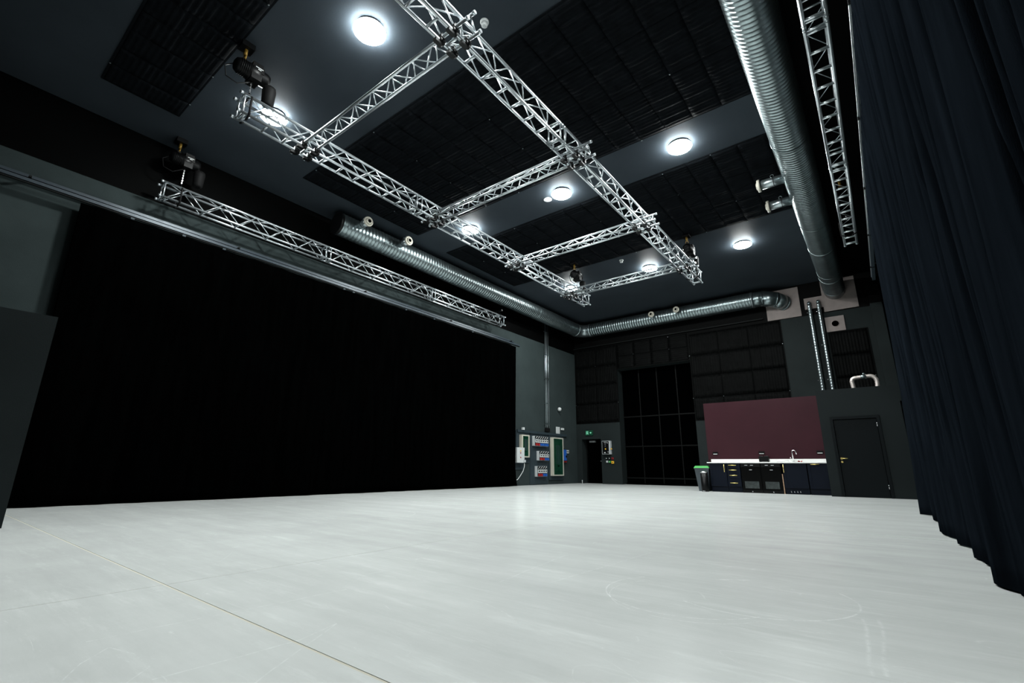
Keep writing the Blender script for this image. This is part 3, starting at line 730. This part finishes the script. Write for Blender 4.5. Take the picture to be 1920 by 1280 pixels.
# conduits
for k, (y, r) in enumerate(((17.18, 0.022), (17.28, 0.034), (17.42, 0.020))):
    t = thing('conduit', (XL+0.06, y, 2.36), ['left thin', 'middle thick', 'right thin'][k] + ' galvanised conduit running up the left wall above the sockets', 'conduit', 'vertical conduits on the left wall')
    MB().cyl((XL+0.06, y, 2.36), (XL+0.06, y, ZC), r, n=10).build('conduit_pipe', M_galv_plain, t)
    for z in (2.5, 3.4, 4.5, 5.6, 6.7):
        B(XL, y-r-0.012, z, XL+0.06+r+0.006, y+r+0.012, z+0.03).build('saddle_clip', M_galv, t)
t = lbox(17.15, 17.45, 2.20, 2.34, 0.02, 0.10).build('cable_bundle', M_blackrub, None, 0.02); tag(t, 'black cable bundle dropping out of the conduits', 'cable')
# steel tray and mounting boards
t = thing('cable_trunking', (XL, 15.2, 2.1), 'blue grey steel trunking behind the wall cabinets and sockets', 'trunking')
lbox(15.15, 18.9, 2.06, 2.16, 0.0, 0.07).build('trunking_run', M_bluegrey, t, 0.004)
lbox(16.05, 17.40, 0.02, 2.06, 0.0, 0.02).build('mounting_board', M_bluegrey, t)
lbox(17.42, 18.52, 0.18, 2.06, 0.0, 0.05).build('mounting_board', M_bluegrey, t)
lbox(15.10, 16.00, 0.86, 2.12, 0.0, 0.03).build('mounting_board', M_bluegrey, t)
lbox(14.9, 15.6, 0.60, 0.86, 0.0, 0.03).build('mounting_board', M_bluegrey, t)
t = lbox(15.45, 15.54, 2.16, 2.26, 0.03, 0.12).build('indicator_lamp', M_white, None, 0.01); tag(t, 'tiny white indicator on top of the trunking', 'indicator')
def cabinet(y0, y1, z0, z1, d, label):
    t = thing('distribution_cabinet', (XL, (y0+y1)/2, z0), label, 'electrical cabinet')
    lbox(y0, y1, z0, z1, 0.05, d).build('enclosure', M_cream, t, 0.012)
    f = (y1-y0)
    lbox(y0+0.0, y1, z0, z1, d, d+0.018).build('door_frame', M_cream, t, 0.006)
    lbox(y0+0.09, y1-0.09, z0+0.05, z1-0.05, d+0.016, d+0.024).build('door_glass', M_greenglass, t)
    for k in range(3):
        yy = y0+f*(0.34+0.14*k); lbox(yy, yy+0.04, z0+0.3*(z1-z0), z0+0.8*(z1-z0), d+0.024, d+0.027).build('breaker_row', M_bluegrey, t)
    lbox(y0+f*0.42, y0+f*0.58, z0+(z1-z0)*0.24, z0+(z1-z0)*0.27, d+0.024, d+0.030).build('door_latch', M_black, t)
    return t
cabinet(17.52, 18.40, 0.35, 1.97, 0.16, 'tall cream distribution cabinet with dark green door on the left wall')
t1c = cabinet(15.27, 15.80, 1.08, 1.96, 0.16, 'smaller cream cabinet with green door beside the black curtain edge')
lbox(15.84, 15.94, 1.08, 1.96, 0.03, 0.12).build('side_duct', M_galv_plain, t1c)
t = thing('isolator_box', (XL, 15.17, 0.86), 'white isolator box half hidden by the black curtain edge', 'electrical box')
lbox(14.93, 15.42, 0.87, 1.45, 0.02, 0.20).build('enclosure', M_white, t, 0.015)
for z in (1.30, 1.22, 1.05): lbox(15.14, 15.19, z, z+0.04, 0.20, 0.215).build('indicator', M_yellow if z > 1.25 else M_red, t)
lbox(15.36, 15.46, 0.88, 0.98, 0.18, 0.24).build('cable_gland', M_grey_pl, t, 0.01)
t = MB().loft([(XL+0.20, 15.42, 0.88), (XL+0.21, 15.40, 0.72), (XL+0.22, 15.30, 0.55), (XL+0.22, 15.10, 0.36), (XL+0.24, 14.92, 0.24), (XL+0.2, 14.85, 0.22)], 0.012, n=8).build('hanging_cable', M_white); tag(t, 'white cable curving down from the white isolator box', 'cable')
def socket_bank(y0, z0, n, w, h, colors, label):
    t = thing('socket_bank', (XL, y0, z0), label, 'socket bank', 'power sockets on the left wall')
    lbox(y0-0.08, y0+n*w+0.02, z0, z0+h, 0.02, 0.11).build('back_box', M_grey_pl, t, 0.006)
    lbox(y0-0.02, y0+n*w+0.01, z0+0.01, z0+h-0.01, 0.11, 0.114).build('socket_plate', M_bluegrey, t)
    for i in range(n):
        a = y0+i*w+0.012; b = y0+(i+1)*w-0.012
        s = lbox(a, b, z0+h*0.34, z0+h*0.66, 0.11, 0.15).build('socket_body', M_white, t, 0.006)
        lbox(a+0.02, b-0.03, z0+h*0.46, z0+h*0.56, 0.150, 0.157).build('switch_slot', M_black, s)
        MB().prism([(XL+0.11, a+0.015, z0+h*0.28), (XL+0.11, a+0.015, z0+h*0.05), (XL+0.17, a+0.015, z0+h*0.03), (XL+0.16, a+0.015, z0+h*0.26)], (0, b-a-0.03, 0)).build('socket_flap', {'r': M_red, 'b': M_blue}[colors[i]], t, 0.005)
        lbox(a, b, z0+h*0.70, z0+h*0.98, 0.105, 0.115).build('breaker_window', M_black, t)
        MB().cyl((XL+0.12, a+0.02, z0+h*0.72), (XL+0.15, b-0.03, z0+h*0.95), 0.009, n=6).build('breaker_lever', M_white, t)
    return t
socket_bank(16.28, 1.56, 6, 0.16, 0.40, 'rrbbbb', 'top bank of six red and blue industrial sockets on the left wall')
socket_bank(16.60, 0.98, 4, 0.17, 0.38, 'rrbb', 'middle bank of four red and blue industrial sockets on the left wall')
tb = socket_bank(16.46, 0.33, 4, 0.165, 0.42, 'rrbb', 'lowest bank of four red and blue sockets with trailing cable tails')
t = thing('commando_socket', (XL, 18.62, 0.98), 'blue industrial socket box right of the tall cabinet', 'socket')
lbox(18.46, 18.66, 1.00, 1.47, 0.02, 0.18).build('socket_body', M_blue, t, 0.012)
lbox(18.67, 18.84, 1.00, 1.32, 0.02, 0.13).build('socket_cover', M_bluegrey, t, 0.012)
lbox(18.52, 18.76, 0.92, 0.99, 0.03, 0.12).build('socket_flap', M_red, t, 0.006)
MB().lathe((XL+0.18, 18.62, 1.18), (1, 0, 0), [(0, .05), (.02, .05), (.03, .03)], n=12).build('rotary_switch', M_black, t)
t = lbox(18.46, 18.60, 1.56, 1.98, 0.0, 0.10).build('trunking_drop', M_galv_plain, None, 0.004); tag(t, 'short grey vertical trunking above the blue socket', 'trunking')
t = thing('light_switch', (XL, 18.98, 1.33), 'small white double switch plate right of the blue socket', 'switch')
lbox(18.86, 19.10, 1.33, 1.47, 0.0, 0.04).build('switch_plate', M_white, t, 0.005)
for y in (18.91, 19.01): lbox(y, y+0.05, 1.37, 1.43, 0.04, 0.05).build('rocker', M_black, t)
t = thing('notice', (XL, 18.24, 2.15), 'white sheet of paper fixed to the left wall above the tall cabinet', 'notice')
lbox(18.08, 18.40, 2.15, 2.47, 0.0, 0.006).build('paper_sheet', M_white, t)
for k in range(7): lbox(18.12, 18.36 - (0.05 if k % 3 == 2 else 0), 2.42-k*0.037, 2.425-k*0.037, 0.006, 0.0075).build('text_line', M_grey_pl, t)
t = lbox(18.50, 18.70, 2.35, 2.44, 0.0, 0.05).build('junction_box', M_white, None, 0.006); tag(t, 'tiny white junction box right of the paper notice', 'junction box')
t = thing('bulkhead_light', (XL, 18.30, 3.27), 'white oval bulkhead lamp on the left wall near the corner', 'wall lamp')
MB().lathe((XL, 18.30, 3.27), (1, 0, 0), [(0, .085), (.03, .085)], n=18).build('mounting_base', M_black, t)
MB().lathe((XL+0.03, 18.30, 3.27), (1, -0.25, -0.1), [(0, .08), (.05, .09), (.10, .075), (.13, .04), (.135, .01)], n=18).build('lamp_cover', M_white, t)

# ------------------------------------------------------------ back wall fittings
t = thing('exit_sign', (-10.8, YB, 2.15), 'green running man exit sign above the dark exit door', 'exit sign')
B(-10.99, YB-0.05, 2.155, -10.61, YB, 2.395).build('sign_box', M_signgreen, t, 0.006)
yy = YB-0.054
fig = MB()       # running figure in a doorway, and an arrow
def sp(pts): fig.prism([(x, yy, z) for x, z in pts], (0, 0.004, 0))
sp([(-10.95, 2.20), (-10.935, 2.20), (-10.935, 2.35), (-10.95, 2.35)]); sp([(-10.95, 2.35), (-10.84, 2.35), (-10.84, 2.335), (-10.95, 2.335)]); sp([(-10.855, 2.335), (-10.84, 2.335), (-10.84, 2.20), (-10.855, 2.20)])
sp([(-10.90, 2.325), (-10.885, 2.33), (-10.875, 2.318), (-10.88, 2.305), (-10.895, 2.302), (-10.905, 2.31)])
sp([(-10.915, 2.30), (-10.885, 2.298), (-10.875, 2.26), (-10.90, 2.255)]); sp([(-10.90, 2.26), (-10.88, 2.262), (-10.862, 2.22), (-10.87, 2.205)]); sp([(-10.90, 2.26), (-10.89, 2.25), (-10.925, 2.215), (-10.93, 2.23)])
fig.build('running_man', M_mint, t)
ar = MB(); ar.prism([(x, yy, z) for x, z in ((-10.76, 2.29), (-10.72, 2.29), (-10.72, 2.32), (-10.67, 2.275), (-10.72, 2.23), (-10.72, 2.26), (-10.76, 2.26))], (0, 0.004, 0)); ar.build('arrow', M_mint, t)
t = thing('control_panel', (-9.9, YB, 1.28), 'grey control panel with black face and yellow knob beside the loading door', 'control panel')
B(-10.10, YB-0.16, 1.29, -9.70, YB, 1.88).build('enclosure', M_grey_pl, t, 0.008)
B(-10.08, YB-0.172, 1.31, -9.76, YB-0.16, 1.86).build('front_face', M_black, t, 0.004)
for x, z, w, h, m in ((-9.93, 1.82, .12, .02, M_white), (-9.93, 1.74, .03, .03, M_grey_pl), (-9.93, 1.65, .02, .03, M_grey_pl), (-9.92, 1.52, .05, .05, M_yellow), (-9.96, 1.36, .07, .04, M_white), (-9.80, 1.39, .035, .035, M_grey_pl), (-9.82, 1.79, .03, .05, M_white)):
    B(x-w/2, YB-0.186, z-h/2, x+w/2, YB-0.172, z+h/2).build('panel_control', m, t, 0.003)
MB().lathe((-9.70, YB-0.08, 1.52), (1, 0, 0), [(0, .035), (.02, .035), (.05, .02)], n=12).build('main_isolator', M_yellow, t)
k = 0
for x, z, m, l in ((-9.96, 1.11, M_black, 'black button box, left of the upper row under the control panel'), (-9.81, 1.11, M_black, 'black button box in the middle of the upper row under the control panel'), (-9.67, 1.11, M_red, 'reddish button box at the right of the upper row under the control panel'), (-9.94, 0.97, M_grey_pl, 'grey button box, left of the lower row under the control panel'), (-9.81, 0.96, M_green, 'small green button box in the lower row under the control panel'), (-9.67, 0.94, M_yellow, 'yellow call point in the lower row under the control panel')):
    t = thing('button_box', (x, YB, z), l, 'push button', 'push buttons beside the exit door')
    s = 0.042 if k < 5 else 0.055
    B(x-s, YB-0.05, z-s, x+s, YB, z+s).build('button_housing', m, t, 0.006)
    MB().lathe((x, YB-0.05, z), (0, -1, 0), [(0, .022), (.018, .02)], n=12).build('button', M_black if m in (M_yellow, M_red) else M_white, t)
    k += 1
t = thing('door_stop', (-11.12, YB-0.12, 0), 'small white post on the floor beside the exit door', 'door stop')
MB().cyl((-11.12, YB-0.25, 0), (-11.12, YB-0.25, 0.01), 0.035, n=14).build('base_flange', M_chrome, t)
MB().lathe((-11.12, YB-0.25, 0.01), (0, 0, 1), [(0, .018), (.10, .018), (.12, .024), (.14, .02)], n=14).build('stop_post', M_white, t)

# ------------------------------------------------------------ kitchen
KY, KW = 16.21, 16.83        # front plane, wall plane
def handle_h(x0, x1, z, parent):
    mb = MB().cyl((x0, KY-0.045, z), (x1, KY-0.045, z), 0.011, n=8)
    mb.cyl((x0+0.02, KY-0.045, z), (x0+0.02, KY-0.018, z), 0.007, n=6).cyl((x1-0.02, KY-0.045, z), (x1-0.02, KY-0.018, z), 0.007, n=6)
    mb.build('handle', M_gold, parent)
def handle_v(x, z0, z1, parent):
    mb = MB().cyl((x, KY-0.045, z0), (x, KY-0.045, z1), 0.011, n=8)
    mb.cyl((x, KY-0.045, z0+0.02), (x, KY-0.018, z0+0.02), 0.007, n=6).cyl((x, KY-0.045, z1-0.02), (x, KY-0.018, z1-0.02), 0.007, n=6)
    mb.build('handle', M_gold, parent)
def shaker(x0, x1, z0, z1, parent, name='door', rail=0.06):
    mb = MB(); a, b = KY-0.020, KY
    mb.box(x0, a, z0, x0+rail, b, z1).box(x1-rail, a, z0, x1, b, z1).box(x0+rail, a, z0, x1-rail, b, z0+rail).box(x0+rail, a, z1-rail, x1-rail, b, z1)
    mb.box(x0+rail, a+0.010, z0+rail, x1-rail, b, z1-rail)
    return mb.build(name, M_navycab, parent)
def base_unit(x0, x1, label):
    t = thing('base_cabinet', ((x0+x1)/2, KY, 0), label, 'cabinet', 'navy kitchen base cabinets')
    B(x0, KY+0.002, 0.16, x1, KW-0.03, 0.868).build('carcass', M_navycab, t)
    return t
def plinth(x0, x1, t): return B(x0, KY+0.03, 0, x1, KY+0.05, 0.16).build('plinth', M_navycab, t)
a = base_unit(-4.50, -4.00, 'navy base cabinet with one door at the left end of the kitchen'); plinth(-4.50, -4.00, a)
d = shaker(-4.495, -4.005, 0.17, 0.862, a); handle_v(-4.06, 0.60, 0.83, d)
a = base_unit(-3.99, -3.60, 'navy drawer unit with four brass handled drawers'); plinth(-3.99, -3.60, a)
for z0, z1, hz in ((0.17, 0.40, 0.275), (0.41, 0.565, 0.50), (0.575, 0.715, 0.66), (0.725, 0.862, 0.805)):
    d = B(-3.985, KY-0.02, z0, -3.605, KY, z1).build('drawer', M_navycab, a, 0.003); handle_h(-3.925, -3.70, hz, d)
a = base_unit(-2.44, -1.83, 'navy sink cabinet with tall brass handle under the tap'); pl = plinth(-2.44, -1.83, a)
d = shaker(-2.435, -1.835, 0.17, 0.862, a); handle_v(-2.415, 0.60, 0.83, d)
for x in (-2.29, -2.21, -2.13, -2.06):
    MB().loft([(x, KY+0.02, 0.11), (x-0.01, KY+0.012, 0.08), (x, KY+0.02, 0.045)], 0.007, n=6).build('plinth_hook', M_chrome, pl)
a = base_unit(-1.81, -1.32, 'navy fronted dishwasher unit with horizontal brass handle beside the plant room'); plinth(-1.81, -1.32, a)
d = shaker(-1.80, -1.33, 0.17, 0.862, a); handle_h(-1.72, -1.50, 0.835, d)
# two undercounter glass fronted coolers
for x0, x1, l in ((-3.585, -3.03, 'black undercounter cooler, the one next to the drawers'), (-3.02, -2.49, 'black undercounter cooler, the one next to the timber end panel')):
    t = thing('undercounter_cooler', ((x0+x1)/2, KY, 0), l, 'fridge', 'black undercounter coolers')
    B(x0, KY+0.01, 0.02, x1, KW-0.03, 0.865).build('cabinet_body', M_black, t, 0.004)
    d = B(x0+0.01, KY-0.03, 0.10, x1-0.01, KY+0.01, 0.74).build('glass_door', M_glassblk, t, 0.005)
    B(x0+0.08, KY-0.034, 0.13, x1-0.08, KY-0.030, 0.335).build('lower_pane', M_fridgein, d)
    B(x0+0.01, KY-0.02, 0.76, x1-0.01, KY+0.01, 0.86).build('control_strip', M_black, t)
    for xx in (x0+0.12, x0+0.28): B(xx, KY-0.026, 0.80, xx+0.08, KY-0.02, 0.815).build('display', M_grey_pl, t)
    B(x0+0.24, KY-0.036, 0.665, x0+0.32, KY-0.030, 0.68).build('door_badge', M_grey_pl, d)
    B(x0, KY, 0.0, x1, KY+0.03, 0.09).build('kick_grille', M_black, t)
    MB().cyl((x0+0.27, KY-0.02, 0.04), (x0+0.27, KY, 0.04), 0.014, n=10).build('lock', M_chrome, t)
o = B(-2.478, KY-0.01, 0.0, -2.455, KY+0.5, 0.56).build('end_panel', M_wood, None, 0.002); tag(o, 'thin raw timber edge panel between the cooler and sink cabinet', 'panel')
# worktop with upstand
t = thing('worktop', (-2.95, KY, 0.87), 'long white marble worktop with low upstand across the kitchen', 'worktop')
B(-4.57, KY-0.035, 0.872, -1.30, KW, 0.902).build('slab', M_marble, t, 0.003)
B(-4.60, KW-0.03, 0.902, -1.30, KW, 1.00).build('upstand', M_marble, t, 0.002)
# tap
t = thing('kitchen_tap', (-2.20, 16.72, 0.902), 'chrome swan neck kitchen tap on the worktop', 'tap')
MB().cyl((-2.20, 16.70, 0.902), (-2.20, 16.70, 0.95), 0.03, 0.026, n=14).build('tap_base', M_chrome, t)
MB().loft([(-2.20, 16.70, 0.94), (-2.20, 16.70, 1.20)] + arc((-2.16, 16.70, 1.20), (-1, 0, 0), (0, 0, 1), 0, PI, 0.055, 8)[1:] + [(-2.095, 16.70, 1.13)], 0.013, n=10).build('swan_neck', M_chrome, t)
MB().cyl((-2.20, 16.70, 0.97), (-2.27, 16.68, 1.04), 0.008, n=8).build('lever', M_chrome, t)
o = MB().loft([(-2.62, 16.5, 0.91), (-2.50, 16.55, 0.915), (-2.40, 16.6, 0.94), (-2.33, 16.62, 0.96), (-2.30, 16.63, 0.915)], 0.006, n=6).build('loose_cable', M_grey_pl); tag(o, 'thin grey cable lying on the worktop left of the tap', 'cable')
t = thing('washing_up_items', (-2.02, 16.6, 0.902), 'small reddish cloth beside the tap', 'cloth')
MB().grid(lambda u, v: Vector((-2.08+u*0.12, 16.55+v*0.1, 0.905+0.025*math.sin(u*5)*math.cos(v*4)+0.02)), 8, 8).build('folded_cloth', M_red, t)
# toaster
t = thing('toaster', (-2.95, 16.5, 0.902), 'black toaster with chrome slots on the worktop', 'toaster')
B(-3.08, 16.40, 0.912, -2.81, 16.58, 1.07).build('toaster_body', M_black, t, 0.02)
for x0, x1 in ((-3.07, -2.97), (-2.93, -2.82)): B(x0, 16.43, 1.068, x1, 16.55, 1.085).build('slot_surround', M_chrome, t, 0.004)
for x in (-3.05, -2.84): MB().cyl((x, 16.49, 0.902), (x, 16.49, 0.915), 0.015, n=8).build('foot', M_blackrub, t)
B(-2.812, 16.47, 0.98, -2.795, 16.51, 1.0).build('lever', M_chrome, t)
# wall sockets
for x, l in ((-4.45, 'black double wall socket at the left of the burgundy wall'), (-3.06, 'black double wall socket above the toaster'), (-1.50, 'black double wall socket at the right of the burgundy wall')):
    t = thing('wall_socket', (x, KW, 1.18), l, 'socket', 'black sockets on the burgundy wall')
    B(x-0.085, KW-0.014, 1.145, x+0.085, KW, 1.235).build('faceplate', M_black, t, 0.004)
    B(x-0.065, KW-0.018, 1.158, x+0.065, KW-0.014, 1.176).build('socket_insert', M_white, t)
# bins
t = thing('recycling_bin', (-4.82, 16.42, 0), 'grey bin with bright green lid beside the kitchen', 'bin')
def frustum(mb, cx, cy, z0, z1, w0, d0, w1, d1):
    a = [(cx-w0, cy-d0, z0), (cx+w0, cy-d0, z0), (cx+w0, cy+d0, z0), (cx-w0, cy+d0, z0)]; b = [(cx-w1, cy-d1, z1), (cx+w1, cy-d1, z1), (cx+w1, cy+d1, z1), (cx-w1, cy+d1, z1)]
    A = [mb.bm.verts.new(p) for p in a]; Bv = [mb.bm.verts.new(p) for p in b]
    mb.bm.faces.new(A[::-1]); mb.bm.faces.new(Bv)
    for i in range(4): mb.bm.faces.new((A[i], A[(i+1) % 4], Bv[(i+1) % 4], Bv[i]))
    return mb
frustum(MB(), -4.76, 16.42, 0, 0.71, 0.15, 0.17, 0.225, 0.23).build('bin_body', M_bin, t, 0.015)
frustum(MB(), -4.76, 16.42, 0.68, 0.715, 0.235, 0.24, 0.238, 0.243).build('bin_rim', M_bin, t, 0.006)
frustum(MB(), -4.76, 16.42, 0.715, 0.785, 0.245, 0.25, 0.20, 0.21).build('lid', M_green, t, 0.012)
t = thing('pedal_bin', (-4.64, 16.02, 0), 'slim black pedal bin standing in front of the green lidded bin', 'bin')
MB().lathe((-4.64, 16.0, 0.02), (0, 0, 1), [(0, .105), (.02, .11), (.55, .11)], n=24).build('bin_body', M_black, t)
MB().lathe((-4.64, 16.0, 0.57), (0, 0, 1), [(0, .113), (.02, .113), (.045, .09), (.055, .03)], n=24).build('lid', M_chrome, t)
MB().lathe((-4.64, 16.0, 0.0), (0, 0, 1), [(0, .108), (.02, .108)], n=24).build('base_ring', M_blackrub, t)
B(-4.68, 15.84, 0.015, -4.60, 15.90, 0.03).build('pedal', M_chrome, t, 0.004)
